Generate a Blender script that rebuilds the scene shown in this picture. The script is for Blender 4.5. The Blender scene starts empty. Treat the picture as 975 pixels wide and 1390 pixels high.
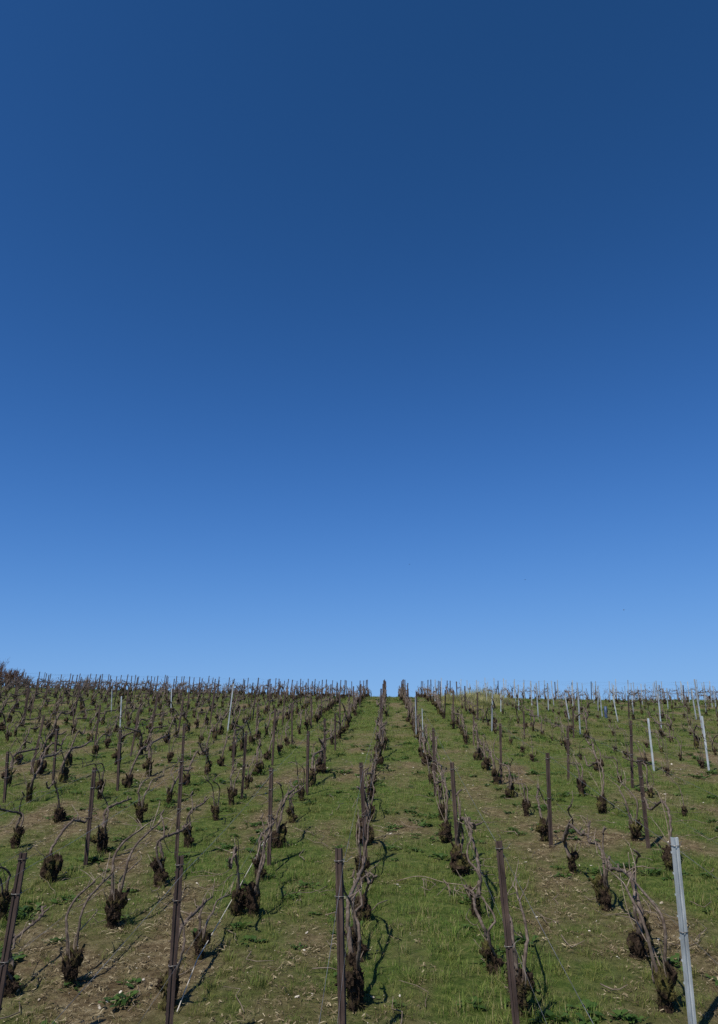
import bpy, bmesh, math, random
import numpy as np
from mathutils import Vector, Matrix, Euler, noise

R = math.radians
S = bpy.context.scene
rng = random.Random(11)
npr = np.random.default_rng(5)

# ------------------------------------------------------------------ camera
SLOPE = R(5.0)
F = 1011.0 / 1390.0            # focal length in units of frame height
PCX, PCY, FPX = 487.5, 650.0, 1011.0
HC = 2.27 / math.cos(SLOPE)
th, ps = R(18.0), R(2.0)
for _ in range(200):           # rows vanish at pixel (527, 885)
    d = math.cos(SLOPE) * math.cos(ps) * math.cos(th) + math.sin(SLOPE) * math.sin(th)
    ex = math.cos(SLOPE) * math.sin(ps) / d - 39.5 / FPX
    ey = (-math.sin(th) * math.cos(SLOPE) * math.cos(ps) + math.cos(th) * math.sin(SLOPE)) / d + 235 / FPX
    ps -= ex * .8
    th += ey * .8
cam_d = bpy.data.cameras.new('camera')
cam = bpy.data.objects.new('camera', cam_d)
S.collection.objects.link(cam)
cam.location = (0, 0, HC)
cam.rotation_euler = (math.pi / 2 + th, 0, ps)
cam_d.sensor_fit = 'VERTICAL'
cam_d.sensor_height = 36
cam_d.lens = 36 * F
cam_d.shift_y = -45 / 1390.0
cam_d.clip_start = .05
cam_d.clip_end = 3000
S.camera = cam

# ------------------------------------------------------------------ light
SUN_EL, SUN_AZ = R(56), R(-147)      # azimuth from +Y (uphill), negative = to the left
w = bpy.data.worlds.new('World')
S.world = w
w.use_nodes = True
nt = w.node_tree
bg = nt.nodes['Background']
sky = nt.nodes.new('ShaderNodeTexSky')
sky.sky_type = 'NISHITA'
sky.sun_disc = False
sky.sun_elevation = SUN_EL
sky.sun_rotation = SUN_AZ
sky.altitude = 2000
sky.air_density = 0.7
sky.dust_density = 0.0
sky.ozone_density = 2.4
# a deeper, more contrasty blue than the model gives, channel by channel (clear polarised spring sky)
sep = nt.nodes.new('ShaderNodeSeparateColor')
cmb = nt.nodes.new('ShaderNodeCombineColor')
nt.links.new(sky.outputs[0], sep.inputs[0])
for ch, (pw, kb, am) in enumerate(((1.76, .24, .8936), (1.54, .2107, 1.535), (1.96, .125, 1.465))):
    def mth(op, a, b_=None):
        x_ = nt.nodes.new('ShaderNodeMath')
        x_.operation = op
        for k_, v_ in enumerate((a, b_)):
            if v_ is None:
                continue
            if isinstance(v_, float):
                x_.inputs[k_].default_value = v_
            else:
                nt.links.new(v_, x_.inputs[k_])
        return x_.outputs[0]
    u_ = mth('POWER', sep.outputs[ch], pw)
    o_ = mth('DIVIDE', mth('MULTIPLY', u_, am), mth('ADD', mth('MULTIPLY', u_, kb), 1.0))
    nt.links.new(o_, cmb.inputs[ch])
nt.links.new(cmb.outputs[0], bg.inputs[0])
bg.inputs[1].default_value = 0.075
sd = bpy.data.lights.new('sun', 'SUN')
sd.energy = 5.0
sd.angle = R(.5)
sd.color = (1, .955, .88)
sun = bpy.data.objects.new('sun', sd)
S.collection.objects.link(sun)
sv = Vector((math.sin(SUN_AZ) * math.cos(SUN_EL), math.cos(SUN_AZ) * math.cos(SUN_EL), math.sin(SUN_EL)))
sun.rotation_euler = sv.to_track_quat('Z', 'Y').to_euler()
S.view_settings.view_transform = 'Standard'
S.view_settings.look = 'None'
S.view_settings.gamma = 1
S.view_settings.use_curve_mapping = False
S.view_settings.exposure = 0.0
S.render.engine = 'CYCLES'
S.cycles.max_bounces = 6
S.cycles.use_denoising = False
S.cycles.sample_clamp_indirect = 3
S.cycles.transparent_max_bounces = 8

# ------------------------------------------------------------------ ground shape
T5 = math.tan(SLOPE)
C0, Y0, Y1 = .0022, 33.0, 84.0


def sm(t):
    t = min(1, max(0, t))
    return t * t * (3 - 2 * t)


def g_base(x, y):
    if y < -4:
        z = -4 * T5
    else:
        z = y * T5
    if y > Y0:
        yy = min(y, Y1)
        z -= C0 * (yy - Y0) ** 2
        if y > Y1:
            z -= 2 * C0 * (Y1 - Y0) * (y - Y1)
    a = min(max(y / 46, 0), 1.15) ** 2
    if x < -2:
        z += .026 * min(-x - 2, 40) * a
    if x > 3:
        z -= .022 * min(x - 3, 9) * a
    return z


def gz(x, y):
    z = g_base(x, y)
    if y < 110:
        z += .035 * noise.noise(Vector((x * .35, y * .3, 3.1)))
        z += .016 * noise.noise(Vector((x * 1.7, y * 1.4, 8.1)))
    return z


CM = cam.rotation_euler.to_matrix()


def ray(px, py):
    v = Vector(((px - PCX) / FPX, -(py - PCY) / FPX, -1))
    return (CM @ v).normalized()


def hit(px, py, h=0.0):
    """point on the pixel's ray that lies h above the ground"""
    d = ray(px, py)
    t, st = 1.0, .05
    while t < 120:
        p = cam.location + d * t
        if p.z < gz(p.x, p.y) + h:
            lo, hi = t - st, t
            for _ in range(18):
                m = (lo + hi) / 2
                q = cam.location + d * m
                if q.z < gz(q.x, q.y) + h:
                    hi = m
                else:
                    lo = m
            return cam.location + d * hi
        t += st
    return None


CMI = CM.transposed()


def proj(p):
    v = CMI @ (Vector(p) - cam.location)
    if v.z > -.1:
        return None
    return (PCX + FPX * v.x / -v.z, PCY - FPX * v.y / -v.z, -v.z)


# ------------------------------------------------------------------ materials
def mat(name, rough=.85, spec=.25):
    m = bpy.data.materials.new(name)
    m.use_nodes = True
    n = m.node_tree
    b = n.nodes['Principled BSDF']
    b.inputs['Roughness'].default_value = rough
    b.inputs['Specular IOR Level'].default_value = spec
    return m, n, b


def N(n, typ, **kw):
    x = n.nodes.new(typ)
    for k, v in kw.items():
        setattr(x, k, v)
    return x


def tex(n, scale, detail=4, rough=.6, coord='Object', vec=None, stretch=None):
    t = N(n, 'ShaderNodeTexNoise')
    t.inputs['Scale'].default_value = scale
    t.inputs['Detail'].default_value = detail
    t.inputs['Roughness'].default_value = rough
    if vec is None:
        if coord == 'World':
            g = N(n, 'ShaderNodeNewGeometry')
            vec = g.outputs['Position']
        else:
            c = N(n, 'ShaderNodeTexCoord')
            vec = c.outputs[coord]
            oi = N(n, 'ShaderNodeObjectInfo')
            mm = N(n, 'ShaderNodeVectorMath', operation='MULTIPLY_ADD')
            mm.inputs[1].default_value = (1, 1, 1)
            sc = N(n, 'ShaderNodeVectorMath', operation='SCALE')
            sc.inputs[0].default_value = (17, 31, 11)
            n.links.new(oi.outputs['Random'], sc.inputs['Scale'])
            n.links.new(vec, mm.inputs[0])
            n.links.new(sc.outputs[0], mm.inputs[2])
            vec = mm.outputs[0]
    if stretch:
        mp = N(n, 'ShaderNodeMapping')
        mp.inputs['Scale'].default_value = stretch
        n.links.new(vec, mp.inputs[0])
        vec = mp.outputs[0]
    n.links.new(vec, t.inputs['Vector'])
    return t.outputs['Fac']


def ramp(n, fac, stops):
    r = N(n, 'ShaderNodeValToRGB')
    el = r.color_ramp.elements
    while len(el) < len(stops):
        el.new(.5)
    for e, (p, c) in zip(el, stops):
        e.position = p
        e.color = (*c, 1)
    n.links.new(fac, r.inputs[0])
    return r.outputs[0]


def mix(n, fac, a, b, mode='MIX'):
    m = N(n, 'ShaderNodeMix', data_type='RGBA', blend_type=mode)
    for s, v in ((m.inputs[0], fac), (m.inputs[6], a), (m.inputs[7], b)):
        if isinstance(v, (int, float)):
            s.default_value = v
        elif isinstance(v, tuple):
            s.default_value = (*v, 1)
        else:
            n.links.new(v, s)
    return m.outputs[2]


def bump(n, b, fac, strength=.5, dist=.01):
    bp = N(n, 'ShaderNodeBump')
    bp.inputs['Strength'].default_value = strength
    bp.inputs['Distance'].default_value = dist
    n.links.new(fac, bp.inputs['Height'])
    n.links.new(bp.outputs[0], b.inputs['Normal'])


# bare wood of the old arms
M_ARM, n, b = mat('vine_wood', .9, .15)
f1 = tex(n, 22, 5, .7)
c = ramp(n, f1, [(.28, (.045, .031, .024)), (.5, (.105, .080, .063)), (.74, (.22, .18, .145))])
n.links.new(c, b.inputs['Base Color'])
bump(n, b, tex(n, 60, 4, .7, stretch=(1, 1, .25)), .8, .006)
# pale shoots
M_CANE, n, b = mat('vine_shoot_bark', .75, .25)
c = ramp(n, tex(n, 14, 3), [(.3, (.10, .072, .052)), (.55, (.20, .155, .115)), (.78, (.37, .31, .24))])
n.links.new(c, b.inputs['Base Color'])
# mossy stump
M_STUMP, n, b = mat('mossy_bark', .95, .08)
c1 = ramp(n, tex(n, 26, 6, .75), [(.3, (.010, .007, .005)), (.48, (.036, .024, .016)), (.64, (.065, .045, .031)), (.82, (.13, .094, .066))])
c2 = ramp(n, tex(n, 45, 4, .7), [(.3, (.032, .030, .010)), (.7, (.15, .135, .042))])
g = N(n, 'ShaderNodeNewGeometry')
mf = ramp(n, tex(n, 8, 3, .6), [(.50, (0, 0, 0)), (.66, (1, 1, 1))])
c = mix(n, mf, c1, c2)
n.links.new(c, b.inputs['Base Color'])
bump(n, b, tex(n, 70, 5, .8), 1.0, .012)
# rusted steel
M_RUST, n, b = mat('rusty_steel', .8, .3)
c = ramp(n, tex(n, 18, 6, .7, stretch=(1, 1, .35)), [(.3, (.028, .018, .015)), (.52, (.062, .041, .034)), (.68, (.10, .068, .052)), (.82, (.16, .10, .06))])
n.links.new(c, b.inputs['Base Color'])
bump(n, b, tex(n, 120, 4, .7), .5, .002)
# galvanised steel
M_GALV, n, b = mat('galvanised_steel', .42, .5)
c = ramp(n, tex(n, 14, 5, .65, stretch=(1, 1, .3)), [(.3, (.22, .24, .25)), (.5, (.37, .40, .41)), (.62, (.48, .51, .52)), (.8, (.62, .64, .64))])
n.links.new(c, b.inputs['Base Color'])
b.inputs['Metallic'].default_value = .2
bump(n, b, tex(n, 60, 4, .7), .3, .001)
# wire
M_WIRE, n, b = mat('wire_steel', .45, .5)
b.inputs['Metallic'].default_value = .5
c = ramp(n, tex(n, 3, 3), [(.35, (.14, .12, .10)), (.65, (.34, .33, .31))])
n.links.new(c, b.inputs['Base Color'])
M_PALEWIRE, n, b = mat('pale_wire', .5, .4)
c = ramp(n, tex(n, 5, 3), [(.35, (.42, .38, .31)), (.65, (.62, .58, .50))])
n.links.new(c, b.inputs['Base Color'])
# blue plastic
M_BLUE, n, b = mat('blue_plastic', .5, .4)
c = ramp(n, tex(n, 9, 3), [(.3, (.025, .045, .10)), (.7, (.045, .075, .15))])
n.links.new(c, b.inputs['Base Color'])


def leafy(name, stops, dry=None, scale=.9, trans=.35):
    """blades and leaves: hue by blade tone, patches by place; some light comes through"""
    m, n, b = mat(name, .6, .25)
    at = N(n, 'ShaderNodeAttribute', attribute_name='tone')
    f = tex(n, scale, 4, .6, coord='World')
    ad = N(n, 'ShaderNodeMath', operation='MULTIPLY_ADD')
    n.links.new(f, ad.inputs[0])
    ad.inputs[1].default_value = .9
    sb = N(n, 'ShaderNodeMath', operation='MULTIPLY_ADD')
    n.links.new(at.outputs['Fac'], sb.inputs[0])
    sb.inputs[1].default_value = .55
    sb.inputs[2].default_value = -.22
    n.links.new(sb.outputs[0], ad.inputs[2])
    c = ramp(n, ad.outputs[0], stops)
    if dry:
        big = ramp(n, tex(n, .55, 4, .65, coord='World'), [(.36, (0, 0, 0)), (.58, (1, 1, 1))])
        fine = ramp(n, tex(n, 5.5, 3, .6, coord='World'), [(.32, (0, 0, 0)), (.62, (1, 1, 1))])
        c = mix(n, mix(n, .6, big, fine, 'MULTIPLY'), c, mix(n, .62, c, dry))
    n.links.new(c, b.inputs['Base Color'])
    tr = N(n, 'ShaderNodeBsdfTranslucent')
    n.links.new(c, tr.inputs[0])
    ms = N(n, 'ShaderNodeMixShader')
    ms.inputs[0].default_value = trans
    n.links.new(b.outputs[0], ms.inputs[1])
    n.links.new(tr.outputs[0], ms.inputs[2])
    n.links.new(ms.outputs[0], n.nodes['Material Output'].inputs[0])
    return m


M_GRASS = leafy('grass_blade', [(.12, (.032, .082, .010)), (.30, (.072, .170, .020)), (.48, (.135, .240, .034)), (.64, (.23, .255, .065)), (.82, (.33, .28, .14))], dry=(.235, .20, .062))
M_TALL = leafy('pale_grass_blade', [(.2, (.24, .27, .07)), (.5, (.44, .41, .17)), (.8, (.60, .53, .29))])
M_STRAW = leafy('dry_straw', [(.2, (.06, .040, .020)), (.45, (.13, .095, .048)), (.65, (.22, .17, .095)), (.9, (.38, .32, .20))], trans=.1, scale=3)
M_WEED = leafy('weed_leaf', [(.2, (.028, .060, .012)), (.5, (.050, .10, .018)), (.8, (.085, .14, .03))], scale=2)
M_STONE, n, b = mat('chalk_stone', .9, .2)
c = ramp(n, tex(n, 12, 3, coord='World'), [(.35, (.26, .21, .15)), (.6, (.62, .57, .48))])
n.links.new(c, b.inputs['Base Color'])
# soil
M_SOIL, n, b = mat('soil_and_thatch', .95, .1)
at = N(n, 'ShaderNodeAttribute', attribute_name='cover')
soil = ramp(n, tex(n, 9, 8, .75, coord='World'), [(.3, (.046, .032, .016)), (.45, (.115, .083, .043)), (.58, (.20, .155, .085)), (.72, (.34, .28, .17))])
that = ramp(n, tex(n, 14, 8, .75, coord='World'), [(.3, (.024, .042, .008)), (.46, (.058, .090, .017)), (.58, (.105, .130, .032)), (.72, (.19, .17, .07))])
tm = N(n, 'ShaderNodeMath', operation='MULTIPLY_ADD')
n.links.new(tex(n, 6, 6, .7, coord='World'), tm.inputs[0])
tm.inputs[1].default_value = 1.2
tm.inputs[2].default_value = -.6
ta = N(n, 'ShaderNodeMath', operation='ADD', use_clamp=True)
n.links.new(tm.outputs[0], ta.inputs[0])
n.links.new(at.outputs['Fac'], ta.inputs[1])
c = mix(n, ta.outputs[0], soil, that)
n.links.new(c, b.inputs['Base Color'])
bump(n, b, tex(n, 30, 8, .8, coord='World'), 1.0, .03)


# ------------------------------------------------------------------ mesh helpers
class MB:
    def __init__(s):
        s.v, s.f, s.n, s.tone = [], [], 0, []

    def add(s, verts, faces, tone=None):
        o = s.n
        s.v.extend([tuple(p) for p in verts])
        s.f.extend([tuple(i + o for i in f) for f in faces])
        s.n += len(verts)
        if tone is not None:
            s.tone.extend([tone] * len(verts))

    def mesh(s, name, m, smooth=True):
        me = bpy.data.meshes.new(name)
        me.from_pydata(s.v, [], s.f)
        me.materials.append(m)
        if s.tone:
            a = me.attributes.new('tone', 'FLOAT', 'POINT')
            a.data.foreach_set('value', np.array(s.tone, 'f'))
        if smooth:
            me.polygons.foreach_set('use_smooth', [True] * len(me.polygons))
        me.update()
        return me


def tube(mb, pts, rad, sides=6, tone=None, cap=True):
    pts = [Vector(p) for p in pts]
    vs, fs = [], []
    up = None
    for i, p in enumerate(pts):
        t = (pts[min(i + 1, len(pts) - 1)] - pts[max(i - 1, 0)]).normalized()
        if up is None:
            up = t.orthogonal().normalized()
        up = (up - t * up.dot(t))
        up = up.normalized() if up.length > 1e-5 else t.orthogonal().normalized()
        sd_ = t.cross(up)
        r = rad[i] if isinstance(rad, (list, tuple)) else rad
        for k in range(sides):
            a = 2 * math.pi * k / sides
            vs.append(p + (up * math.cos(a) + sd_ * math.sin(a)) * r)
    for i in range(len(pts) - 1):
        for k in range(sides):
            a, b_ = i * sides + k, i * sides + (k + 1) % sides
            fs.append((a, b_, b_ + sides, a + sides))
    if cap:
        fs.append(tuple(range(sides))[::-1])
        fs.append(tuple(range((len(pts) - 1) * sides, len(pts) * sides)))
    mb.add(vs, fs, tone)


def link(name, me, parent=None, loc=None):
    o = bpy.data.objects.new(name, me)
    S.collection.objects.link(o)
    if parent:
        o.parent = parent
    if loc is not None:
        o.location = loc
    return o


def tag(o, label=None, cat=None, group=None, kind=None):
    for k, v in (('label', label), ('category', cat), ('group', group), ('kind', kind)):
        if v:
            o[k] = v
    return o


def smooth_path(ctrl, n_):
    """Catmull-Rom through ctrl"""
    c_ = [Vector(p) for p in ctrl]
    c_ = [c_[0] * 2 - c_[1]] + c_ + [c_[-1] * 2 - c_[-2]]
    out = []
    segs = len(c_) - 3
    for i in range(n_ + 1):
        t = i / n_ * segs
        k = min(int(t), segs - 1)
        u = t - k
        p0, p1, p2, p3 = c_[k:k + 4]
        out.append(.5 * ((2 * p1) + (p2 - p0) * u + (2 * p0 - 5 * p1 + 4 * p2 - p3) * u * u + (3 * p1 - p0 - 3 * p2 + p3) * u ** 3))
    return out


# ------------------------------------------------------------------ vines
def stump_mesh(seed, h, r, sub=3, bristles=150):
    """knotty head of an old vine: fused lumps of bark and moss, stubs of old spurs, ragged fibres"""
    rr = random.Random(seed)
    mb = MB()
    off = Vector((seed * 3.7, seed * 1.3, seed * 2.1))
    lean = Vector((rr.uniform(-.22, .22), rr.uniform(-.3, .3), 0))
    lumps = [(Vector((0, 0, h * .42)), Vector((r * rr.uniform(.55, .85), r * rr.uniform(.55, .85), h * rr.uniform(.36, .48))))]
    for _ in range(rr.randint(3, 5)):
        a = rr.uniform(0, 6.28)
        q = rr.uniform(.35, .95) * r
        zc = rr.uniform(.3, .92) * h
        sz = r * rr.uniform(.32, .72)
        lumps.append((Vector((math.cos(a) * q, math.sin(a) * q, zc)) + lean * zc * .5, Vector((sz, sz, sz * rr.uniform(.9, 1.7)))))
    lumps.append((Vector((0, 0, .02)), Vector((r * rr.uniform(.5, .8), r * rr.uniform(.5, .8), h * .2))))
    surf = []
    for li, (c_, sz) in enumerate(lumps):
        bm = bmesh.new()
        bmesh.ops.create_icosphere(bm, subdivisions=sub if li == 0 or sub < 3 else sub - 1, radius=1)
        for v in bm.verts:
            d_ = v.co.normalized()
            k = 1 + .38 * noise.noise(d_ * 1.5 + off * (li + 1)) + .30 * noise.noise(d_ * 3.7 + off) + .20 * noise.noise(Vector((d_.x * 11, d_.y * 11, d_.z * 4)) + off)
            v.co = c_ + Vector((d_.x * sz.x, d_.y * sz.y, d_.z * sz.z)) * k
        bm.normal_update()
        bm.verts.ensure_lookup_table()
        surf += [(v.co.copy(), v.normal.copy()) for v in bm.verts if v.co.z > .02]
        mb.add([v.co for v in bm.verts], [tuple(x.index for x in f.verts) for f in bm.faces])
        bm.free()
    for _ in range(rr.randint(3, 7) if sub > 2 else 2):       # stubs of pruned spurs
        p, nn = rr.choice([q for q in surf if q[0].z > h * .45] or surf)
        d_ = (nn + Vector((0, 0, .9)) + Vector((rr.gauss(0, .3), rr.gauss(0, .3), 0))).normalized()
        L = rr.uniform(.03, .085)
        tube(mb, [p - d_ * .02, p + d_ * L * .6, p + d_ * L + Vector((rr.gauss(0, .006), rr.gauss(0, .006), 0))], [.012, .010, .007], 5)
    for _ in range(bristles):
        p, nn = rr.choice(surf)
        d_ = (nn + Vector((rr.gauss(0, .6), rr.gauss(0, .6), rr.gauss(.2, .7)))).normalized()
        L = rr.uniform(.010, .04) * (1.8 if rr.random() < .15 else 1)
        s_ = d_.orthogonal().normalized() * rr.uniform(.0015, .0055)
        q = p - nn * .006
        b2 = d_.cross(s_)
        mb.add([q + s_, q - s_ * .5 + b2 * .8, q - s_ * .5 - b2 * .8, q + d_ * L], [(0, 1, 3), (1, 2, 3), (2, 0, 3)])
    return mb.mesh('stump', M_STUMP, smooth=False)


def arm_meshes(seed, h, low=False, style='arm', thick=1.0):
    """old wood rising from the stump to the wire and bending along the row, plus its pale shoots"""
    rr = random.Random(seed * 7 + 3)
    A, K = MB(), MB()
    sides = 5 if low else 7
    wire = rr.uniform(.44, .56)
    z0 = h * .62
    nseg = 14 if low else 34
    tips = []

    def shoot(p, d_, ln):
        n_ = 3 if low else 6
        P, dd = [p], d_.copy()
        for _ in range(n_):
            dd = (dd + Vector((rr.gauss(0, .16), rr.gauss(0, .16), rr.gauss(.03, .14)))).normalized()
            P.append(P[-1] + dd * ln / n_)
        r_ = rr.uniform(.0032, .0052)
        tube(K, P, [r_ * (1 - .5 * j / n_) for j in range(n_ + 1)], 4 if low else 5)

    def gnarl(path, r0, r1):
        out, rad = [], []
        L = len(path)
        for i, p in enumerate(path):
            t = i / (L - 1)
            a = .014 if style == 'arm' else .006
            q = p + Vector([noise.noise(Vector((i * .55, seed, k * 5.0))) * a for k in range(3)])
            out.append(q)
            kn = 1 + .35 * max(0, noise.noise(Vector((i * .8, seed * 2.0, 9)))) + .15 * noise.noise(Vector((i * 2.3, seed, 4)))
            rad.append((r0 + (r1 - r0) * t) * kn * thick)
        return out, rad

    if style == 'arm':
        L = rr.uniform(.75, 1.15)
        ctrl = [(0, 0, z0), (rr.uniform(-.05, .05), rr.uniform(-.06, .12), h + .06),
                (rr.uniform(-.06, .06), rr.uniform(.05, .22), wire - .06),
                (rr.uniform(-.05, .05), rr.uniform(.28, .42), wire + rr.uniform(-.03, .05)),
                (rr.uniform(-.04, .04), .66 * L + .1, wire + rr.uniform(-.05, .06)),
                (rr.uniform(-.05, .05), L, wire + rr.uniform(-.03, .14))]
        pth, rad = gnarl(smooth_path(ctrl, nseg), rr.uniform(.013, .019) * (1.35 if low else 1), .010 * (1.5 if low else 1))
        tube(A, pth, rad, sides)
        tips = [(pth[i], rr.uniform(.5, 1)) for i in range(int(nseg * .5), nseg + 1, max(1, nseg // 9))]
        if rr.random() < .75:      # a second thinner limb
            ctrl = [(0.02, 0, z0), (rr.uniform(-.07, .07), rr.uniform(-.12, .02), h + .12),
                    (rr.uniform(-.05, .05), rr.uniform(-.1, .06), wire), (rr.uniform(-.05, .05), rr.uniform(-.15, .2), wire + .15)]
            pth, rad = gnarl(smooth_path(ctrl, nseg // 2), .013, .006)
            tube(A, pth, rad, sides)
            tips.append((pth[-1], 1))
        for p, s_ in tips:        # knotty spurs
            for _ in range(rr.choice((0, 1, 1, 2))):
                d_ = Vector((rr.gauss(0, .45), rr.gauss(.35, .4), rr.uniform(.3, 1))).normalized()
                q = [p - d_ * .01, p + d_ * .03 * s_, p + d_ * .06 * s_ + Vector((rr.gauss(0, .008), rr.gauss(0, .008), 0))]
                tube(A, q, [.011, .009, .007], sides)
                if rr.random() < .5:
                    e = q[-1]
                    d2 = (d_ + Vector((rr.gauss(0, .25), rr.gauss(.3, .4), rr.gauss(.2, .4)))).normalized()
                    shoot(e - d_ * .01, d2, rr.uniform(.04, .20))
    else:                          # one or two straight rising canes
        for j in range(rr.choice((1, 2, 2))):
            sx = rr.uniform(-.04, .04)
            sy = rr.uniform(-.05, .15)
            ctrl = [(sx * .4, 0, z0), (sx, sy * .3, h + .08), (sx * 1.5, sy, wire - .08), (sx * 1.4, sy + .18, wire), (sx + rr.uniform(-.04, .04), sy + rr.uniform(.35, .75), wire + rr.uniform(-.02, .12))]
            pth, rad = gnarl(smooth_path(ctrl, nseg // 2 + 4), rr.uniform(.010, .015), .006)
            tube(A, pth, rad, sides)
            tips.append((pth[-1], 1))
            tips.append((pth[-3], 1))
        for p, s_ in tips:
            for _ in range(2):
                shoot(p, Vector((rr.gauss(0, .22), rr.gauss(.4, .5), rr.uniform(.1, 1))).normalized(), rr.uniform(.06, .22))
    # fine canes laid along the wire, each from the stump
    for _ in range(rr.choice((2, 2, 3) if low else (0, 1, 1, 2)) if thick == 1.0 else rr.choice((0, 1))):
        n_ = 6 if low else 11
        x0, x1 = rr.uniform(-.03, .03), rr.uniform(-.06, .06)
        L, hz = rr.uniform(.45, 1.15), wire + rr.uniform(-.12, .22)
        hz -= .06
        if rr.random() < .6 or thick != 1.0:
            y0_, z0_ = 0, h * .7
            P = [(x0, 0, h * .7), (x1, .10 * L, h + .08), (x1, .34 * L, hz - .04)]
        else:
            P = [(x0, .12 * L, wire - .04), (x1, .36 * L, hz)]
        P += [(x1 * .6 + rr.uniform(-.05, .05), L * .68, hz + rr.uniform(-.04, .06)), (rr.uniform(-.07, .07), L, hz + rr.uniform(-.10, .10))]
        P = smooth_path(P, n_)
        r_ = rr.uniform(.0034, .0052) * (1.25 if low else 1)
        tube(K, P, [r_ * (1 - .5 * j / n_) for j in range(n_ + 1)], 4 if low else 5)
    # suckers and tied canes from the stump
    for _ in range(rr.choice((1, 2, 3))):
        a = rr.uniform(0, 6.28)
        p = Vector((math.cos(a) * .05, math.sin(a) * .05, h * .7))
        d2 = Vector((math.cos(a) * .3, math.sin(a) * .3 + .2, 1)).normalized()
        shoot(p, d2, rr.uniform(.06, .26))
    if low:                    # too small in the picture to part: one mesh, two materials
        me = MB()
        me.add(A.v, A.f)
        me.add(K.v, K.f)
        m_ = me.mesh('old_wood', M_ARM)
        m_.materials.append(M_CANE)
        m_.polygons.foreach_set('material_index', [0] * len(A.f) + [1] * len(K.f))
        return m_, []
    per = {}
    ks = []
    for f in K.f:              # every shoot a mesh of its own
        ks.append(f)
    import collections
    par = list(range(K.n))

    def root_(a):
        while par[a] != a:
            par[a] = par[par[a]]
            a = par[a]
        return a
    for f in ks:
        for q in f[1:]:
            par[root_(q)] = root_(f[0])
    comp = collections.defaultdict(list)
    for f in ks:
        comp[root_(f[0])].append(f)
    outs = []
    for fs in comp.values():
        ids = sorted({q for f in fs for q in f})
        mp = {q: j for j, q in enumerate(ids)}
        m2 = MB()
        m2.add([K.v[q] for q in ids], [tuple(mp[q] for q in f) for f in fs])
        outs.append(m2.mesh('shoot', M_CANE))
    return A.mesh('old_wood', M_ARM), outs


NV = 9
HI, LO, YOUNG = [], [], []
for i in range(NV):
    hh = .18 + .12 * random.Random(i).random()
    r0 = .054 + .026 * random.Random(i + 50).random()
    st = 'arm' if i % 4 != 1 else 'canes'
    HI.append((stump_mesh(i + 1, hh, r0, 4, 480), *arm_meshes(i + 1, hh, False, st)))
    LO.append((stump_mesh(i + 1, hh, r0 * 1.05, 2, 26), *arm_meshes(i + 1, hh, True, st)))
for i in range(5):
    hh = .13 + .05 * random.Random(i + 9).random()
    YOUNG.append((stump_mesh(i + 31, hh, .04, 2, 20), *arm_meshes(i + 31, hh, True, 'arm' if i % 2 else 'canes', .55)))

# row lateral positions (metres), row 0 is the one in the middle of the picture
KS = {0: -.105, -1: -.575, -2: -1.03, -3: -1.48, -4: -1.98, 1: .327, 2: .86, 3: 1.30, 4: 1.79, 5: 2.23, 6: 2.68}
for i in range(5, 26):
    KS[-i] = KS[-i + 1] - .475
for i in range(7, 26):
    KS[i] = KS[i - 1] + .47
ROWX = {k: v * 2.33 for k, v in KS.items()}


def near_row(x):
    return min(ROWX, key=lambda k: abs(ROWX[k] - x))


_O = 'first second third fourth fifth sixth seventh eighth ninth tenth eleventh twelfth thirteenth fourteenth fifteenth sixteenth seventeenth eighteenth nineteenth'.split()
ORD = [''] + _O + ['twentieth'] + ['twenty-' + o for o in _O[:9]] + ['thirtieth'] + ['thirty-' + o for o in _O[:9]]


def row_name(k):
    if k == 0:
        return 'centre row'
    side = 'left' if k < 0 else 'right'
    return '%s row %s of centre' % (ORD[abs(k)], side)


VINE_PX = [(78, 1116), (20, 1151), (68, 1197), (152, 1258), (3, 1250), (138, 1158), (190, 1117), (217, 1203), (255, 1150), (293, 1114),
           (320, 1240), (344, 1243), (352, 1195), (375, 1150), (397, 1117), (270, 1302), (491, 1198), (491, 1250), (498, 1147), (486, 1304),
           (503, 1087), (500, 1116), (607, 1143), (627, 1187), (647, 1245), (598, 1085), (600, 1113), (585, 1065),
           (691, 1083), (715, 1108), (740, 1141), (778, 1186), (823, 1235), (660, 1046), (674, 1065), (648, 1032), (633, 1011),
           (863, 1141), (913, 1182), (724, 1034), (711, 1023), (693, 1011), (789, 1032), (814, 1048), (843, 1063), (790, 1081),
           (884, 1083), (929, 1108), (818, 1104), (135, 1085), (39, 1089), (94, 1039), (84, 1062), (53, 1052), (25, 1038), (123, 1007),
           (147, 1000), (174, 1069), (191, 1025), (129, 1025), (58, 1027), (10, 1068), (160, 1038), (34, 1017), (68, 1008), (10, 1008),
           (230, 1036), (202, 1054), (229, 1091), (253, 1066), (280, 1052), (271, 1013), (301, 1040), (314, 1093), (335, 1071),
           (351, 1052), (364, 1032), (317, 1028), (379, 1023), (280, 1027), (292, 1005), (410, 1087), (424, 1068), (436, 1050),
           (438, 1034), (451, 1011), (390, 1013), (407, 997), (460, 1003), (96, 1338), (12, 1352), (228, 1368), (672, 1322), (706, 1378), (868, 1300), (484, 1368), (905, 1372)]
spots = []
far_y = {}
for px, py in VINE_PX:
    p = hit(px, py)
    k = near_row(p.x)
    spots.append([p.x, p.y, k])
    far_y[k] = max(far_y.get(k, 0), p.y)
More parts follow.
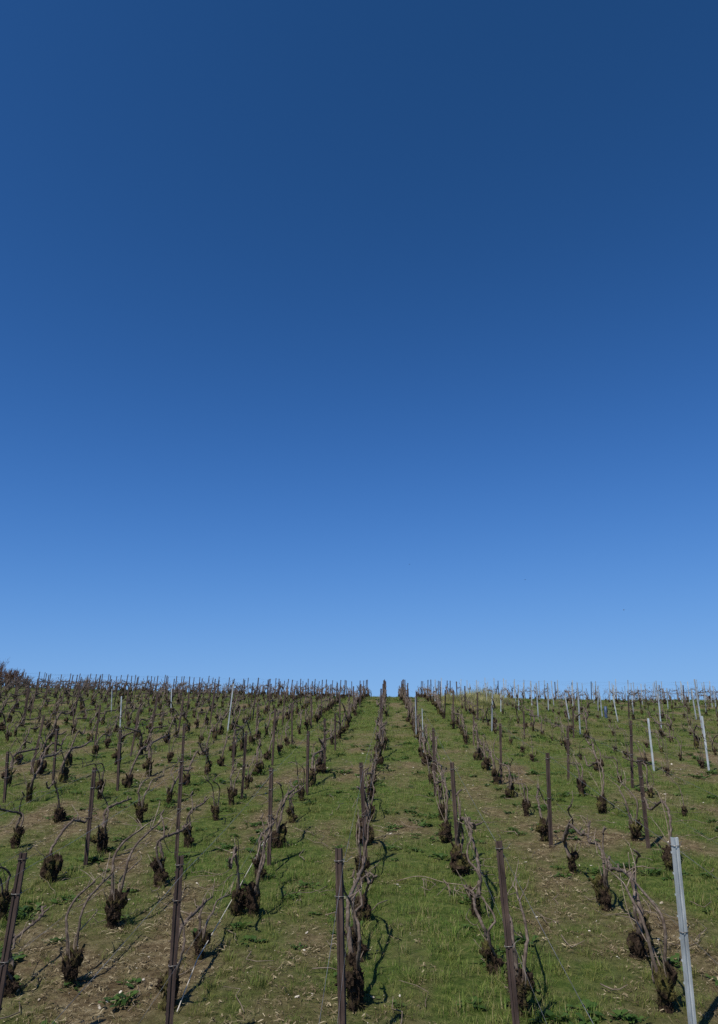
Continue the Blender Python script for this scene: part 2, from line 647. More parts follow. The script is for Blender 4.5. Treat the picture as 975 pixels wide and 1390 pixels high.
for k, X in ROWX.items():
    y = far_y.get(k, 0)
    if y == 0:
        y = abs(X) / .5 - 3 + rng.uniform(0, 1)
    y += 1.15
    while y < 55:
        x = X + rng.gauss(0, .05)
        yy = y + rng.gauss(0, .1)
        if not (k > 3 and rng.random() < .25) and rng.random() > .05:
            q = proj((x, yy, gz(x, yy) + .3))
            if q and -25 < q[0] < 1000 and q[1] < 1400:
                spots.append([x, yy, k])
        y += 1.18
spots.sort(key=lambda s: s[1])
print('VINES', len(spots))


def vine_kind(x, y, k, i):
    r_ = random.Random(i * 13 + 7)
    if k >= 4 and y > 11 and r_.random() < .75 or (k == 3 and y > 14 and r_.random() < .4):
        return 'young', r_.randrange(len(YOUNG)), r_
    return 'old', r_.randrange(NV), r_


N_IND = 296
count, edge = {}, {}
stuff_b = [MB(), MB()]
stuff_mi = []
protos = {}
for i, (x, y, k) in enumerate(spots):
    kind, var, r_ = vine_kind(x, y, k, i)
    z = gz(x, y) - .015
    rz = r_.choice((0, 0, 0, math.pi)) + r_.uniform(-.12, .12)
    if (x, y) and proj((x, y, z))[1] > 1310:
        rz = r_.uniform(-.1, .1)
    sc = r_.uniform(.85, 1.18)
    if kind == 'young':
        src = YOUNG[var]
    else:
        src = HI[var] if y < 13 else LO[var]
    if i < N_IND:
        cache = (kind, var, y < 13)
        root = bpy.data.objects.new('grape_vine', None)
        root.empty_display_size = .1
        S.collection.objects.link(root)
        root.location = (x, y, z)
        root.rotation_euler = (r_.gauss(0, .05), r_.gauss(0, .05), rz)
        root.scale = (sc * r_.uniform(.9, 1.1), sc, sc * r_.uniform(.9, 1.1))
        if cache not in protos:
            protos[cache] = [link('stump', src[0]), link('old_wood', src[1])] + [link('shoot', m_) for m_ in src[2]]
            kids = protos[cache]
        else:
            kids = []
            for o in protos[cache]:
                c_ = o.copy()
                S.collection.objects.link(c_)
                kids.append(c_)
        for o in kids:
            o.parent = root
        # count only vines whose base stands in the frame
        q = proj((x, y, z))
        inside = 0 <= q[0] <= 975
        if inside:
            count[k] = count.get(k, 0) + 1
        c_ = count.get(k, 1)
        look = 'thin pale vine' if kind == 'young' else 'mossy vine stump'
        rn = row_name(k)
        if not inside:
            edge[k] = edge.get(k, 0) + 1
            lab = '%s vine cut by the picture edge in the %s' % (ORD[edge[k]], rn)
        else:
            lab = '%s, %s from the front in the %s' % (look, ORD[c_], rn)
        tag(root, lab, 'grapevine', 'bare grapevines planted in rows up the hillside')
    else:
        mtx = Matrix.Translation((x, y, z)) @ Matrix.Rotation(rz, 4, 'Z') @ Matrix.Scale(sc, 4)
        for b_, me in zip(stuff_b, src):
            co = np.empty(len(me.vertices) * 3)
            me.vertices.foreach_get('co', co)
            co = co.reshape(-1, 3)
            m3 = np.array(mtx)
            co = co @ m3[:3, :3].T + m3[:3, 3]
            b_.add(co.tolist(), [tuple(p.vertices) for p in me.polygons])
            if me is src[1]:
                stuff_mi += [1 + p.material_index for p in me.polygons]
# the farthest vines as one mass (one object with three materials)
allm = MB()
mi = []
for b_ in stuff_b:
    allm.add(b_.v, b_.f)
mi = [0] * len(stuff_b[0].f) + stuff_mi
me = allm.mesh('far_vines', M_STUMP, smooth=False)
me.materials.append(M_ARM)
me.materials.append(M_CANE)
me.polygons.foreach_set('material_index', mi)
tag(link('far_vines', me), 'mass of small bare vines along the crest of the hill', 'vines', None, 'stuff')

# ------------------------------------------------------------------ posts
def stake_mesh(m, low=False, wid=.041):
    """folded steel channel with a shallow rib, 1 m tall plus a buried end; hook notches on its flange edges"""
    w2, dp, t = wid / 2, .026, .0035
    outer = [(-w2, dp), (-w2, 0), (-.007, 0), (-.004, .006), (.004, .006), (.007, 0), (w2, 0), (w2, dp)]
    inner = [(w2 - t, dp), (w2 - t, t), (.009, t), (.006, .006 + t), (-.006, .006 + t), (-.009, t), (-w2 + t, t), (-w2 + t, dp)]
    prof = outer + inner
    if low:
        prof = [(-w2, .018), (-w2, 0), (w2, 0), (w2, .018)]
    nz = 2 if low else 14
    mb = MB()
    vs, fs = [], []
    L = len(prof)
    zs = [-.22 + (1.22) * i / (nz - 1) for i in range(nz)]
    for i, z in enumerate(zs):
        for x, y in prof:
            jx = 0 if low else .0016 * noise.noise(Vector((z * 5, x * 40, 1)))
            vs.append((x + jx, y + jx, z + (0 if i < nz - 1 or low else .006 * noise.noise(Vector((x * 90, y * 90, 2))))))
    for i in range(nz - 1):
        for k in range(L):
            a, b2 = i * L + k, i * L + (k + 1) % L
            fs.append((a, b2, b2 + L, a + L))
    fs.append(tuple(range(L))[::-1])
    fs.append(tuple(range((nz - 1) * L, nz * L)))
    mb.add(vs, fs)
    if not low:
        for s_ in (-1, 1):
            for j in range(7):
                z = .25 + j * .11
                x = s_ * (w2 - .001)
                mb.add([(x, dp - .004, z), (x + s_ * .006, dp - .001, z + .004), (x + s_ * .006, dp - .001, z + .016), (x, dp - .004, z + .010),
                        (x, dp + .001, z), (x + s_ * .006, dp + .003, z + .004), (x + s_ * .006, dp + .003, z + .016), (x, dp + .001, z + .010)],
                       [(0, 1, 2, 3), (7, 6, 5, 4), (0, 4, 5, 1), (1, 5, 6, 2), (2, 6, 7, 3), (3, 7, 4, 0)])
    return mb.mesh('stake', m, smooth=False)


def tie_mesh(seed):
    rr = random.Random(seed)
    mb = MB()
    w2, dp = .0245, .031
    P = [(-w2, -.004, 0), (w2, -.004, .003), (w2, dp, .005), (-w2, dp, .001), (-w2, -.004, .004)]
    tube(mb, P, .0022, 5)
    tube(mb, [(w2, dp * .4, 0), (w2 + .02, dp, rr.uniform(-.01, .02)), (w2 + .045, dp + .02, rr.uniform(-.02, .03))], .0015, 4)
    return mb.mesh('wire_tie', M_WIRE)


STK = {'b': (stake_mesh(M_RUST), stake_mesh(M_RUST, True, .042)), 'm': (stake_mesh(M_GALV), stake_mesh(M_GALV, True, .036)), 's': (None, stake_mesh(M_GALV, True, .018))}
TIES = [tie_mesh(1), tie_mesh(2)]
# measured posts: top pixel, a lower pixel on the post, height (0 = lower pixel is the foot), kind
PP = [(459, 1152, 462, 1298, 1.10, 'b'), (677, 1142, 692, 1298, 1.10, 'b'), (245, 1162, 236, 1298, 1.10, 'b'), (31, 1158, 11, 1275, 1.10, 'b'),
      (917, 1137, 932, 1290, 1.10, 'm'), (490, 1035, 497, 1170, 1.06, 'b'), (613, 1035, 621, 1150, 1.06, 'b'), (368, 1042, 366, 1125, 1.0, 'b'),
      (247, 1030, 239, 1170, 0, 'b'), (250, 982, 247, 1040, 1.05, 'b'), (128, 1042, 119, 1140, 1.0, 'b'), (744, 1022, 749, 1150, 0, 'b'),
      (868, 1028, 881, 1152, 0, 'b'), (857, 978, 859, 1070, 0, 'b'), (771, 985, 772, 1060, 0, 'b'), (679, 982, 681, 1065, 0, 'b'),
      (588, 988, 590, 1050, 1.05, 'b'), (418, 992, 417, 1050, 1.0, 'b'), (441, 975, 441, 1040, 1.0, 'b'), (163, 990, 159, 1074, 0, 'b'),
      (165, 945, 163, 988, 0, 'm'), (77, 988, 71, 1066, 0, 'b'), (880, 975, 888, 1047, 0, 'm'), (953, 972, 963, 1049, 0, 'm'),
      (943, 922, 955, 998, 0, 'm'), (317, 928, 309, 993, 0, 'm'), (233, 935, 232, 968, 0, 'm'), (152, 935, 151, 967, 0, 'm'),
      (669, 937, 668, 993, 0, 'm'), (680, 937, 680, 966, 0, 'm'), (573, 962, 575, 1022, 0, 's'), (564, 945, 565, 985, 1.1, 's'),
      (785, 940, 788, 998, 0, 'm'), (815, 945, 818, 973, 0, 'm'), (832, 945, 839, 980, 0, 'm'), (767, 943, 773, 977, 0, 'm'),
      (893, 942, 898, 990, 0, 'm'), (728, 927, 731, 974, 0, 'm'), (858, 945, 860, 970, 0, 'm'), (318, 1000, 316, 1050, 0, 'b'),
      (10, 1020, 5, 1090, 0, 'b'), (711, 965, 712, 1003, 0, 'b'), (643, 972, 643, 1012, 0, 'b'), (778, 962, 779, 1002, 0, 'b'),
      (100, 960, 99, 992, 0, 'b'), (350, 955, 348, 1000, 0, 'b'), (518, 950, 517, 985, 1.0, 'b')]
posts = []
pfar = {}
for tx, ty, bx, by, h, kd in PP:
    if h:
        top = hit(tx, ty, h)
        d = ray(bx, by)
        q = cam.location + d * ((top.y - cam.location.y) / d.y)
    else:
        q = hit(bx, by)
        d = ray(tx, ty)
        top = cam.location + d * ((q.y - cam.location.y) / d.y)
    v = (top - q).normalized()
    t = (top.z - gz(top.x, top.y)) / v.z
    base = top - v * t
    base.z = gz(base.x, base.y)
    k = near_row(base.x)
    posts.append((base, top, kd, k, True))
    pfar[k] = max(pfar.get(k, 0), base.y)
prr = random.Random(21)
for k, X in ROWX.items():
    y = pfar.get(k, 0)
    if not y:
        y = abs(X) / .5 - 4 + prr.uniform(0, 3)
    y += 3.4 + prr.uniform(-.4, .4)
    while y < 51:
        x = X + prr.gauss(0, .05)
        pm = .0 if k < 2 else (.35 if k < 4 else .85)
        kd = 'm' if prr.random() < pm else 'b'
        h = prr.gauss(1.06, .04) if kd == 'b' else prr.gauss(1.10, .06)
        if y > 24:
            h *= .93
        if prr.random() < .13 and y < 30:
            h *= .8
        z = gz(x, y)
        base = Vector((x, y, z))
        top = base + Vector((prr.gauss(0.02 if k > -3 else .07, .03), prr.gauss(-.02, .04), h))
        q = proj(base)
        if q and -15 < q[0] < 990:
            posts.append((base, top, kd, k, False))
        y += 3.55 + prr.uniform(-.5, .5)
# end-of-row posts near the crest carry the skyline
posts.sort(key=lambda p: p[0].y)
print('POSTS', len(posts))
pc = {}
G_POST = 'steel trellis posts standing in the vine rows'
for i, (base, top, kd, k, meas) in enumerate(posts):
    r_ = random.Random(i * 5 + 1)
    v = top - base
    rot = v.to_track_quat('Z', 'Y').to_matrix().to_4x4()
    # keep the web turned towards the valley, with a little twist
    zax = v.normalized()
    xax = Euler((0, 0, r_.gauss(0, .25))).to_matrix() @ Vector((1, 0, 0))
    xax = (xax - zax * xax.dot(zax)).normalized()
    yax = zax.cross(xax)
    rot = Matrix((xax, yax, zax)).transposed()
    near = base.y < 15 and kd != 's'
    pc[(k, kd)] = pc.get((k, kd), 0) + 1
    c_ = pc[(k, kd)]
    look = {'b': 'rusty brown post', 'm': 'silvery galvanised post', 's': 'slim pale post'}[kd]
    lab = '%s %s from the front in the %s' % (ORD[c_], look, row_name(k))
    if near:
        root = bpy.data.objects.new('trellis_post', None)
        root.empty_display_size = .1
        S.collection.objects.link(root)
        link('stake', STK[kd][0], root).scale = (1, 1, v.length)
        for hz in (.5, .78, .96):
            if r_.random() < .85:
                t_ = link('wire_tie', TIES[r_.randrange(2)], root)
                t_.location = (0, 0, hz * v.length + r_.uniform(-.03, .02))
    else:
        root = link('trellis_post', STK[kd][1])
        root.scale = (1, 1, v.length)
    root.location = base
    root.rotation_euler = rot.to_euler()
    tag(root, lab, 'post', G_POST)

# ------------------------------------------------------------------ wires
wr = random.Random(3)
for k, X in ROWX.items():
    rowposts = sorted([p for p in posts if p[3] == k], key=lambda p: p[0].y)
    if len(rowposts) < 2:
        continue
    for lvl, nm in ((.94, 'upper'), (.50, 'lower')):
        pts = []
        ys = [p[0].y for p in rowposts]
        anchors = [p[0].lerp(p[1], min(lvl * 1.08 / (p[1] - p[0]).length, .97)) + Vector((.03, 0.02, 0)) for p in rowposts]
        a0 = anchors[0].copy()
        if k in (0, 1, -1, 2, -2, 3, -3, -4):
            b0 = Vector((ROWX[k], 1.0, gz(ROWX[k], 1.0) + (.9 if lvl > .7 else .5)))
            anchors = [b0] + anchors
        for a_, b_ in zip(anchors[:-1], anchors[1:]):
            sg = wr.uniform(.01, .05)
            m_ = max(3, int((b_ - a_).length / .6))
            for j in range(m_):
                t = j / m_
                pts.append(a_.lerp(b_, t) - Vector((0, 0, sg * 4 * t * (1 - t))))
        pts.append(anchors[-1])
        mb = MB()
        tube(mb, pts, .0009 if lvl < .7 else .0013, 4)
        tag(link('trellis_wire', mb.mesh('trellis_wire', M_WIRE)), '%s thin wire strung from post to post along the %s' % (nm, row_name(k)), 'wire', 'thin trellis wires strung along the vine rows')
mb = MB()
a_, b_ = hit(268, 1302, .12), hit(376, 1108, .2)
pts = [a_.lerp(b_, t / 20) + Vector((0, 0, -.03 * math.sin(math.pi * t / 20))) for t in range(21)]
pts = [a_ + (a_ - b_) * .12 - Vector((0, 0, .1))] + pts
tube(mb, pts, .0034, 6)
tag(link('loose_wire', mb.mesh('loose_wire', M_PALEWIRE)), 'bright slack wire slanting low along the first row left of centre', 'wire')

# ------------------------------------------------------------------ ground sheet
def cover(x, y):
    """0 bare and strawy .. 1 green"""
    v = noise.fractal(Vector((x * .75, y * .42, 5)), 1.0, 2.0, 3)
    v2 = noise.noise(Vector((x * 2.6, y * 1.8, 1.5)))
    xs = [abs(x - X) for X in ROWX.values()] if abs(x) < 40 else [9]
    dr = min(xs)
    band = .14 * math.cos((dr / .55) * math.pi)         # greener beside the stumps, worn mid-lane
    c_ = .73 + 1.0 * v + .45 * v2 + band * 1.25
    if y < 9 and x < 0:
        c_ -= .12
    if y > 16:
        c_ += min((y - 16) * .012, .15)
    return min(1, max(0, c_))


xs = list(np.arange(-13, 13.01, .11))
st, x = .14, 13.0
while x < 320:
    x += st
    st *= 1.09 if x < 45 else 1.35
    xs.append(x)
    xs.insert(0, -x)
ys = list(np.arange(2, 17, .11))
y, st = ys[-1], .13
while y < 420:
    y += st
    st = min(st * 1.05, .4) if y < 60 else st * 1.3
    ys.append(y)
for y in (1.2, 0, -2, -5, -15, -60, -300):
    ys.insert(0, y)
V, att = [], []
for y in ys:
    for x in xs:
        V.append((x, y, gz(x, y) + (.010 * noise.noise(Vector((x * 6, y * 6, 2))) if 2 < y < 20 and abs(x) < 14 else 0)))
        att.append(cover(x, y) if -3 < y < 70 and abs(x) < 60 else .6)
nx = len(xs)
Fc = [(j * nx + i, j * nx + i + 1, (j + 1) * nx + i + 1, (j + 1) * nx + i) for j in range(len(ys) - 1) for i in range(nx - 1)]
me = bpy.data.meshes.new('hillside')
me.from_pydata(V, [], Fc)
me.materials.append(M_SOIL)
a = me.attributes.new('cover', 'FLOAT', 'POINT')
a.data.foreach_set('value', np.array(att, 'f'))
me.polygons.foreach_set('use_smooth', [True] * len(me.polygons))
tag(link('hillside', me), 'grassy hillside rising to its crest', None, None, 'structure')


# ------------------------------------------------------------------ scatter
def blade(mb, rr, base, h, wd, dirn, bend, tone, segs=3):
    s_ = Vector((-dirn.y, dirn.x, 0)).normalized() * wd / 2
    vs, fs = [], []
    for i in range(segs + 1):
        t = i / segs
        p = base + Vector((0, 0, h * t * (1 - .25 * bend * t))) + dirn * (h * bend * t * t)
        k = (1 - t) ** .7
        if i < segs:
            vs += [p - s_ * k, p + s_ * k]
        else:
            vs.append(p)
    for i in range(segs - 1):
        fs.append((2 * i, 2 * i + 1, 2 * i + 3, 2 * i + 2))
    fs.append((2 * segs - 2, 2 * segs - 1, 2 * segs))
    mb.add(vs, fs, tone)


def tuft(seed, n_, rad, hmin, hmax, wd, mname, m, dry=.12, segs=2):
    rr = random.Random(seed)
    mb = MB()
    for _ in range(n_):
        a, q = rr.uniform(0, 6.28), rad * math.sqrt(rr.random())
        b_ = Vector((math.cos(a) * q, math.sin(a) * q, -.008))
        a2 = a + rr.gauss(0, 1.2)
        tone = rr.uniform(0, .75) if rr.random() > dry else rr.uniform(.9, 1.3)
        blade(mb, rr, b_, rr.uniform(hmin, hmax), wd * rr.uniform(.6, 1.3), Vector((math.cos(a2), math.sin(a2), 0)), rr.uniform(.15, 1.1), tone, segs)
    return mb.mesh(mname, m, smooth=False)


def straw(seed):
    rr = random.Random(seed)
    mb = MB()
    for _ in range(14):
        a = rr.uniform(0, 6.28)
        p = Vector((rr.gauss(0, .05), rr.gauss(0, .05), rr.uniform(.001, .012)))
        L = rr.uniform(.012, .06)
        d_ = Vector((math.cos(a), math.sin(a), rr.gauss(0.05, .2)))
        e = p + d_ * L
        mid = (p + e) / 2 + Vector((rr.gauss(0, .01), rr.gauss(0, .01), rr.uniform(0, .012)))
        wd = rr.uniform(.0008, .0022) * (2.2 if rr.random() < .2 else 1)
        s_ = Vector((-math.sin(a), math.cos(a), rr.gauss(0, .4))) * wd
        mb.add([p - s_, p + s_, mid + s_ * 1.2, mid - s_ * 1.2, e + s_ * .4, e - s_ * .4], [(0, 1, 2, 3), (3, 2, 4, 5)], rr.uniform(0, 1.1))
    return mb.mesh('straw', M_STRAW, smooth=False)


def weed(seed):
    rr = random.Random(seed)
    mb = MB()
    for j in range(rr.randint(14, 26)):
        a = rr.uniform(0, 6.28)
        L = rr.uniform(.03, .075)
        d_ = Vector((math.cos(a), math.sin(a), 0))
        s_ = Vector((-d_.y, d_.x, rr.gauss(0, .25))) * L * rr.uniform(.16, .3)
        o_ = Vector((rr.gauss(0, .035), rr.gauss(0, .035), 0))
        up = rr.uniform(.2, 1.1)
        P = [o_ + d_ * L * t + Vector((0, 0, L * up * t * (1.5 - t))) for t in (0, .35, .7, 1.0)]
        tone = rr.uniform(.1, 1)
        mb.add([P[0], P[1] - s_ * .8, P[1] + s_ * .8, P[2] - s_, P[2] + s_, P[3]], [(0, 2, 1), (1, 2, 4, 3), (3, 4, 5)], tone)
    return mb.mesh('weed', M_WEED, smooth=False)


def stone(seed):
    rr = random.Random(seed)
    bm = bmesh.new()
    bmesh.ops.create_icosphere(bm, subdivisions=1, radius=.5)
    for v in bm.verts:
        v.co *= rr.uniform(.7, 1.25)
        v.co.z *= .55
    me_ = bpy.data.meshes.new('stone')
    bm.to_mesh(me_)
    bm.free()
    me_.materials.append(M_STONE)
    return me_


def scatter(name, meshes, pts, label, cat):
    """one object of loose cover: points carrying rotation, scale and variant, instanced by geometry nodes"""
    col = bpy.data.collections.new(name + '_pieces')
    for me_ in meshes:
        col.objects.link(bpy.data.objects.new(name + '_piece', me_))
    pm = bpy.data.meshes.new(name)
    pm.from_pydata([p[0] for p in pts], [], [])
    ra = pm.attributes.new('rotv', 'FLOAT_VECTOR', 'POINT')
    ra.data.foreach_set('vector', np.array([p[1] for p in pts], 'f').ravel())
    sa = pm.attributes.new('sclv', 'FLOAT_VECTOR', 'POINT')
    sa.data.foreach_set('vector', np.array([p[2] for p in pts], 'f').ravel())
    va = pm.attributes.new('vari', 'INT', 'POINT')
    va.data.foreach_set('value', np.array([p[3] for p in pts], 'i'))
    o = link(name, pm)
    gnt = bpy.data.node_groups.new(name + '_scatter', 'GeometryNodeTree')
    gnt.interface.new_socket('Geometry', in_out='INPUT', socket_type='NodeSocketGeometry')
    gnt.interface.new_socket('Geometry', in_out='OUTPUT', socket_type='NodeSocketGeometry')
    gi, go = gnt.nodes.new('NodeGroupInput'), gnt.nodes.new('NodeGroupOutput')
    iop = gnt.nodes.new('GeometryNodeInstanceOnPoints')
    ci = gnt.nodes.new('GeometryNodeCollectionInfo')
    ci.inputs['Collection'].default_value = col
    ci.inputs['Separate Children'].default_value = True
    ci.inputs['Reset Children'].default_value = True

    def na(nm, dt):
        x_ = gnt.nodes.new('GeometryNodeInputNamedAttribute')
        x_.data_type = dt
        x_.inputs['Name'].default_value = nm
        return [s for s in x_.outputs if s.enabled and s.name == 'Attribute'][0]
    L = gnt.links.new
    L(gi.outputs[0], iop.inputs['Points'])
    L(ci.outputs[0], iop.inputs['Instance'])
    iop.inputs['Pick Instance'].default_value = True
    L(na('vari', 'INT'), iop.inputs['Instance Index'])
    L(na('rotv', 'FLOAT_VECTOR'), iop.inputs['Rotation'])
    L(na('sclv', 'FLOAT_VECTOR'), iop.inputs['Scale'])
    L(iop.outputs[0], go.inputs[0])
    md = o.modifiers.new('scatter', 'NODES')
    md.node_group = gnt
    tag(o, label, cat, None, 'stuff')
    return o


def samples(dens, seed):
    """points on the visible part of the slope; dens(y) per square metre"""
    r_ = random.Random(seed)
    y = 3.0
    while y < 54:
        dy = .5 if y < 20 else 1.0
        x0, x1 = -(.56 * y + 1.3), .50 * y + 1.3
        for _ in range(int(dens(y) * dy * (x1 - x0))):
            yield r_.uniform(x0, x1), y + r_.random() * dy, r_
        y += dy


GT = [tuft(100 + i, 30, .070, .018, .06, .0042, 'grass_tuft', M_GRASS) for i in range(5)] + \
     [tuft(120 + i, 30, .06, .05, .12, .0045, 'grass_tuft', M_GRASS, .2) for i in range(3)]
pts = []
for x, y, r_ in samples(lambda y: 120 if y < 9 else (75 if y < 16 else (34 if y < 30 else 17)), 1):
    c_ = cover(x, y)
    if r_.random() > .10 + 1.25 * max(0, c_ - .18):
        continue
    s_ = r_.uniform(.6, 1.15) * (.65 + .5 * c_) * (1 if y < 18 else 1.25)
    lush = noise.noise(Vector((x * 1.1, y * .9, 20)))
    var = r_.randrange(5) if r_.random() > .15 + .7 * max(0, lush) else 5 + r_.randrange(3)
    pts.append(((x, y, gz(x, y)), (r_.gauss(0, .08), r_.gauss(0, .08), r_.uniform(0, 6.28)), (s_ * (1 if y < 18 else 1.3), s_ * (1 if y < 18 else 1.3), s_), var))
print('GRASS', len(pts))
scatter('grass', GT, pts, 'short green and drying grass covering the lanes between the vine rows', 'grass')
ST = [straw(200 + i) for i in range(6)]
pts = []
for x, y, r_ in samples(lambda y: 170 if y < 9 else (90 if y < 16 else (30 if y < 30 else 8)), 2):
    c_ = cover(x, y)
    if r_.random() < .10 + .88 * c_:
        continue
    s_ = r_.uniform(.45, 1.0 + .3 * (1 - c_))
    pts.append(((x, y, gz(x, y) + .006), (0, 0, r_.uniform(0, 6.28)), (s_, s_, s_), r_.randrange(6)))
print('STRAW', len(pts))
scatter('straw', ST, pts, 'dry brown straw and leaf litter on the worn patches', 'straw')
WD = [weed(300 + i) for i in range(5)]
pts = []
for x, y, r_ in samples(lambda y: 9 if y < 14 else 4, 3):
    dr = min(abs(x - X) for X in ROWX.values())
    pv = noise.noise(Vector((x * 1.3, y * 1.1, 33)))
    if pv < (.12 if dr > .3 else -.02):
        continue
    s_ = r_.uniform(.6, 1.5) * (1 if y < 14 else 1.3)
    pts.append(((x, y, gz(x, y) + .003), (0, 0, r_.uniform(0, 6.28)), (s_, s_, s_), r_.randrange(5)))
print('WEEDS', len(pts))
scatter('weeds', WD, pts, 'low broad-leaved weeds in clumps among the grass', 'weeds')
SN = [stone(400 + i) for i in range(5)]
pts = []
for x, y, r_ in samples(lambda y: 14 if y < 10 else (7 if y < 20 else 1), 4):
    if r_.random() < cover(x, y) * .95:
        continue
    s_ = .007 + .022 * r_.random() ** 3
    s_ *= 1 if y < 12 else 1.3
    pts.append(((x, y, gz(x, y) + .004 + s_ * .12), (r_.gauss(0, .3), r_.gauss(0, .3), r_.uniform(0, 6.28)), (s_ * r_.uniform(1, 1.8), s_, s_), r_.randrange(5)))
print('STONES', len(pts))
scatter('pebbles', SN, pts, 'small pale chalk stones lying on the soil', 'pebbles')
# fallen prunings
mb = MB()
r_ = random.Random(77)
for x, y, _q in samples(lambda y: 2.6 if y < 12 else (1.3 if y < 24 else .3), 5):
    a = r_.uniform(0, 6.28)
    L = r_.uniform(.12, .55)
    P = []
    for j in range(5):
        xx, yy = x + math.cos(a) * L * j / 4, y + math.sin(a) * L * j / 4
        a += r_.gauss(0, .25)
        P.append((xx, yy, gz(xx, yy) + .012 + r_.uniform(0, .03) + (.05 * r_.random() if j == 4 else 0)))
    r0 = r_.uniform(.0025, .0055)
    tube(mb, P, [r0, r0, r0 * .9, r0 * .8, r0 * .6], 4)
tag(link('prunings', mb.mesh('prunings', M_CANE)), 'cut pale twigs scattered on the ground', 'prunings', None, 'stuff')

# ------------------------------------------------------------------ tall pale grass right of the lane, near the crest
for i, (px, py, hh, ww) in enumerate([(611, 954, .55, .8), (634, 956, .78, .9), (652, 961, .60, .7), (675, 956, .60, .8), (655, 951, .75, .9)]):
    p = hit(px, py)
    rr = random.Random(500 + i)
    mb = MB()
    for _ in range(1800):
        a, q = rr.uniform(0, 6.28), ww * math.sqrt(rr.random())
        x, y = p.x + math.cos(a) * q, p.y + math.sin(a) * q * 1.3
        k = 1 - .6 * (q / ww) ** 2
        blade(mb, rr, Vector((x - p.x, y - p.y, gz(x, y) - p.z - .01)), hh * k * rr.uniform(.5, 1.1), .014, Vector((math.cos(a), math.sin(a), 0)), rr.uniform(.05, .5), rr.uniform(0, 1), 2)
    o = link('tall_grass_clump', mb.mesh('tall_grass_clump', M_TALL, smooth=False), None, p)
    lab = ['low pale grass clump, leftmost of those below the skyline right of the lanes', 'broadest pale tall grass clump between the vine rows below the skyline',
           'pale grass clump just right of the broadest one below the skyline', 'low pale grass clump, rightmost of those below the skyline',
           'pale grass clump farthest back against the skyline'][i]
    tag(o, lab, 'grass clump', 'pale grass clumps near the crest')

# ------------------------------------------------------------------ dry branch lying in the lane
mb = MB()
r_ = random.Random(9)
P0, P1, P2 = hit(538, 1196, .02), hit(604, 1198, .07), hit(658, 1214, .01)
tube(mb, smooth_path([P0, P0.lerp(P1, .5) + Vector((0, 0, .05)), P1, P1.lerp(P2, .6) + Vector((0, 0, .03)), P2], 20), .004, 6)
for j in range(12):
    a_ = P0.lerp(P1, r_.uniform(.5, 1)) + Vector((0, 0, .03)) if j % 2 else P1.lerp(P2, r_.uniform(0, .5))
    d2 = Vector((r_.uniform(-.3, .8), -r_.uniform(.3, 1), 0)).normalized()
    L_ = r_.uniform(.10, .3)
    e_ = a_ + d2 * L_
    e_.z = gz(e_.x, e_.y) + r_.uniform(.005, .04)
    tube(mb, [a_, a_.lerp(e_, .5) + Vector((r_.gauss(0, .015), 0, .01)), e_], [.004, .003, .002], 4)
tag(link('dry_branch', mb.mesh('dry_branch', M_CANE)), 'arched dry branch with a fan of twigs lying in the grass right of centre', 'branch')

# ------------------------------------------------------------------ blue guard tube
p = hit(823, 975)
mb = MB()
hgt, rd = .40, .05
for j in range(2):
    rr_ = rd if j == 0 else rd - .004
vs, fs = [], []
ns = 14
for (rr_, zz) in ((rd, -.02), (rd * 1.03, hgt * .5), (rd, hgt), (rd - .005, hgt), (rd - .005, -.02)):
    for k_ in range(ns):
        a = 6.2832 * k_ / ns
        vs.append((math.cos(a) * rr_, math.sin(a) * rr_, zz))
for j in range(4):
    for k_ in range(ns):
        fs.append((j * ns + k_, j * ns + (k_ + 1) % ns, (j + 1) * ns + (k_ + 1) % ns, (j + 1) * ns + k_))
mb.add(vs, fs)
root = link('vine_guard', mb.mesh('vine_guard', M_BLUE), None, p)
root.rotation_euler = (0, .03, 0)
tag(root, 'blue plastic guard tube standing among the silvery posts on the right', 'vine guard')

# ------------------------------------------------------------------ bare shrubs beyond the crest at the left
M_TWIG, n, b = mat('reddish_twigs', .85, .1)
c = ramp(n, tex(n, 3, 3), [(.3, (.09, .048, .032)), (.5, (.145, .085, .055)), (.7, (.21, .145, .10))])
n.links.new(c, b.inputs['Base Color'])
M_TWIG2, n, b = mat('grey_twigs', .85, .1)
c = ramp(n, tex(n, 3, 3), [(.3, (.09, .07, .055)), (.7, (.20, .165, .13))])
n.links.new(c, b.inputs['Base Color'])


def bare_shrub(x, y, h, spread, m, seed, nmain=14):
    rr = random.Random(seed)
    A, B = MB(), MB()

    def grow(p, d_, L, r0, depth):
        n_ = 4
        pp = [p]
        for _ in range(n_):
            d_ = (d_ + Vector((rr.gauss(0, .16), rr.gauss(0, .16), rr.gauss(.04, .1)))).normalized()
            pp.append(pp[-1] + d_ * L / n_)
        tube(A if depth < 2 else B, pp, [r0 * (1 - .13 * j) for j in range(n_ + 1)], 4 if depth < 2 else 3, cap=False)
        if depth < 4:
            for _ in range(3 if depth < 3 else 4):
                q = pp[rr.randint(1, n_)]
                d2 = (d_ + Vector((rr.gauss(0, .5), rr.gauss(0, .5), rr.gauss(.1, .3)))).normalized()
                grow(q, d2, L * rr.uniform(.5, .75), r0 * .62, depth + 1)
    for _ in range(nmain):
        a = rr.uniform(0, 6.28)
        s_ = rr.random()
        grow(Vector((math.cos(a) * spread * .25 * s_, math.sin(a) * spread * .25 * s_, -.1)),
             Vector((math.cos(a) * s_ * .55, math.sin(a) * s_ * .55, 1)).normalized(), h * rr.uniform(.4, .52), .035, 0)
    root = bpy.data.objects.new('bare_shrub', None)
    S.collection.objects.link(root)
    root.location = (x, y, gz(x, y))
    link('branches', A.mesh('branches', m), root)
    link('twigs', B.mesh('twigs', m), root)
    return root


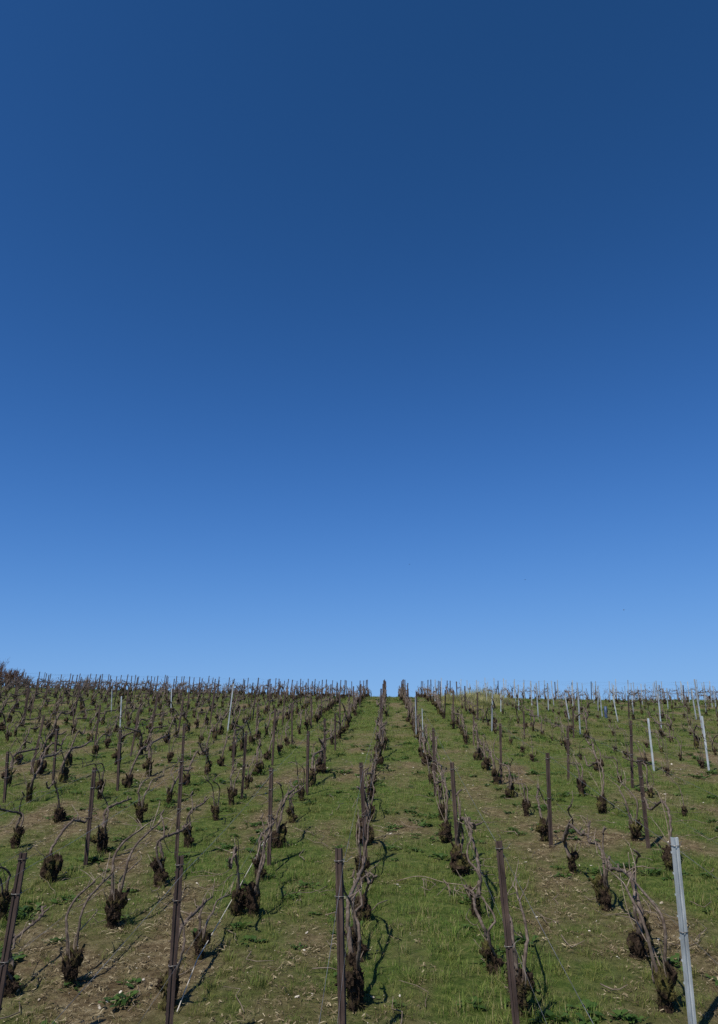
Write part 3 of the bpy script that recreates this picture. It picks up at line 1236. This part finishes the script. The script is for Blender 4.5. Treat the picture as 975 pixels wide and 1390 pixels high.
def beyond(px, y):
    d_ = ray(px, 930)
    return (cam.location + d_ * (y / d_.y)).x


def top_h(px, py, y):
    d_ = ray(px, py)
    p_ = cam.location + d_ * (y / d_.y)
    return p_.z - gz(p_.x, p_.y)


yb = 54
tag(bare_shrub(beyond(-14, yb), yb, top_h(-5, 893, yb), 2.6, M_TWIG, 1, 34), 'reddish brown bare shrub rising behind the crest at the left edge', 'shrub', 'bare shrubs behind the crest')
tag(bare_shrub(beyond(12, 52), 52, top_h(12, 905, 52), 2.6, M_TWIG, 2, 34), 'lower reddish bare shrub beside the tall one at the left edge', 'shrub', 'bare shrubs behind the crest')
tag(bare_shrub(beyond(36, yb), yb, top_h(36, 917, yb), 1.6, M_TWIG, 4, 14), 'lowest thin reddish shrub, right of its two neighbours at the left edge', 'shrub', 'bare shrubs behind the crest')
tag(bare_shrub(beyond(118, 58), 58, top_h(118, 918, 58), 2.2, M_TWIG2, 3, 18), 'greyish bare shrub barely showing over the crest, right of the reddish ones', 'shrub', 'bare shrubs behind the crest')
M_BIRD, n, b = mat('dark_feathers', .8, .2)
c = ramp(n, tex(n, 6, 3), [(.3, (.03, .035, .05)), (.7, (.07, .08, .10))])
n.links.new(c, b.inputs['Base Color'])


def bird(px, py, dist, span, roll, lab):
    p_ = cam.location + ray(px, py) * dist
    mb_ = MB()
    body = smooth_path([(0, -.16, 0), (0, -.05, .01), (0, .06, .01), (0, .15, .015), (0, .19, .01)], 10)
    tube(mb_, body, [.012, .03, .045, .052, .055, .052, .045, .036, .034, .026, .006], 8)
    mb_.add([(-.03, -.14, 0), (.03, -.14, 0), (.06, -.26, 0), (-.06, -.26, 0), (0, -.15, .012)], [(0, 1, 2, 3), (0, 4, 1), (1, 4, 2), (2, 4, 3), (3, 4, 0)])
    for s_ in (-1, 1):
        W = [(s_ * .02, .08, .02), (s_ * span * .22, .10, .07), (s_ * span * .5, -.02, .03), (s_ * span * .25, -.04, .06), (s_ * .02, -.06, .02)]
        mb_.add(W + [(x, y, z - .012) for x, y, z in W],
                [(0, 1, 3, 4), (1, 2, 3), (9, 8, 6, 5), (8, 7, 6), (0, 5, 6, 1), (1, 6, 7, 2), (2, 7, 8, 3), (3, 8, 9, 4)])
    o_ = link('bird', mb_.mesh('bird', M_BIRD, smooth=False), None, p_)
    o_.rotation_euler = (0, roll, R(70))
    tag(o_, lab, 'bird', 'small birds far off in the sky')


bird(556, 766, 210, .45, 0, 'tiny dark bird speck in the lower sky, leftmost of three')
bird(713, 787, 240, .45, .4, 'tiny faint bird speck in the lower sky, middle of three')
bird(847, 828, 190, 1.1, -.4, 'faint long-winged bird in the lower sky, rightmost of three')
print('DONE')
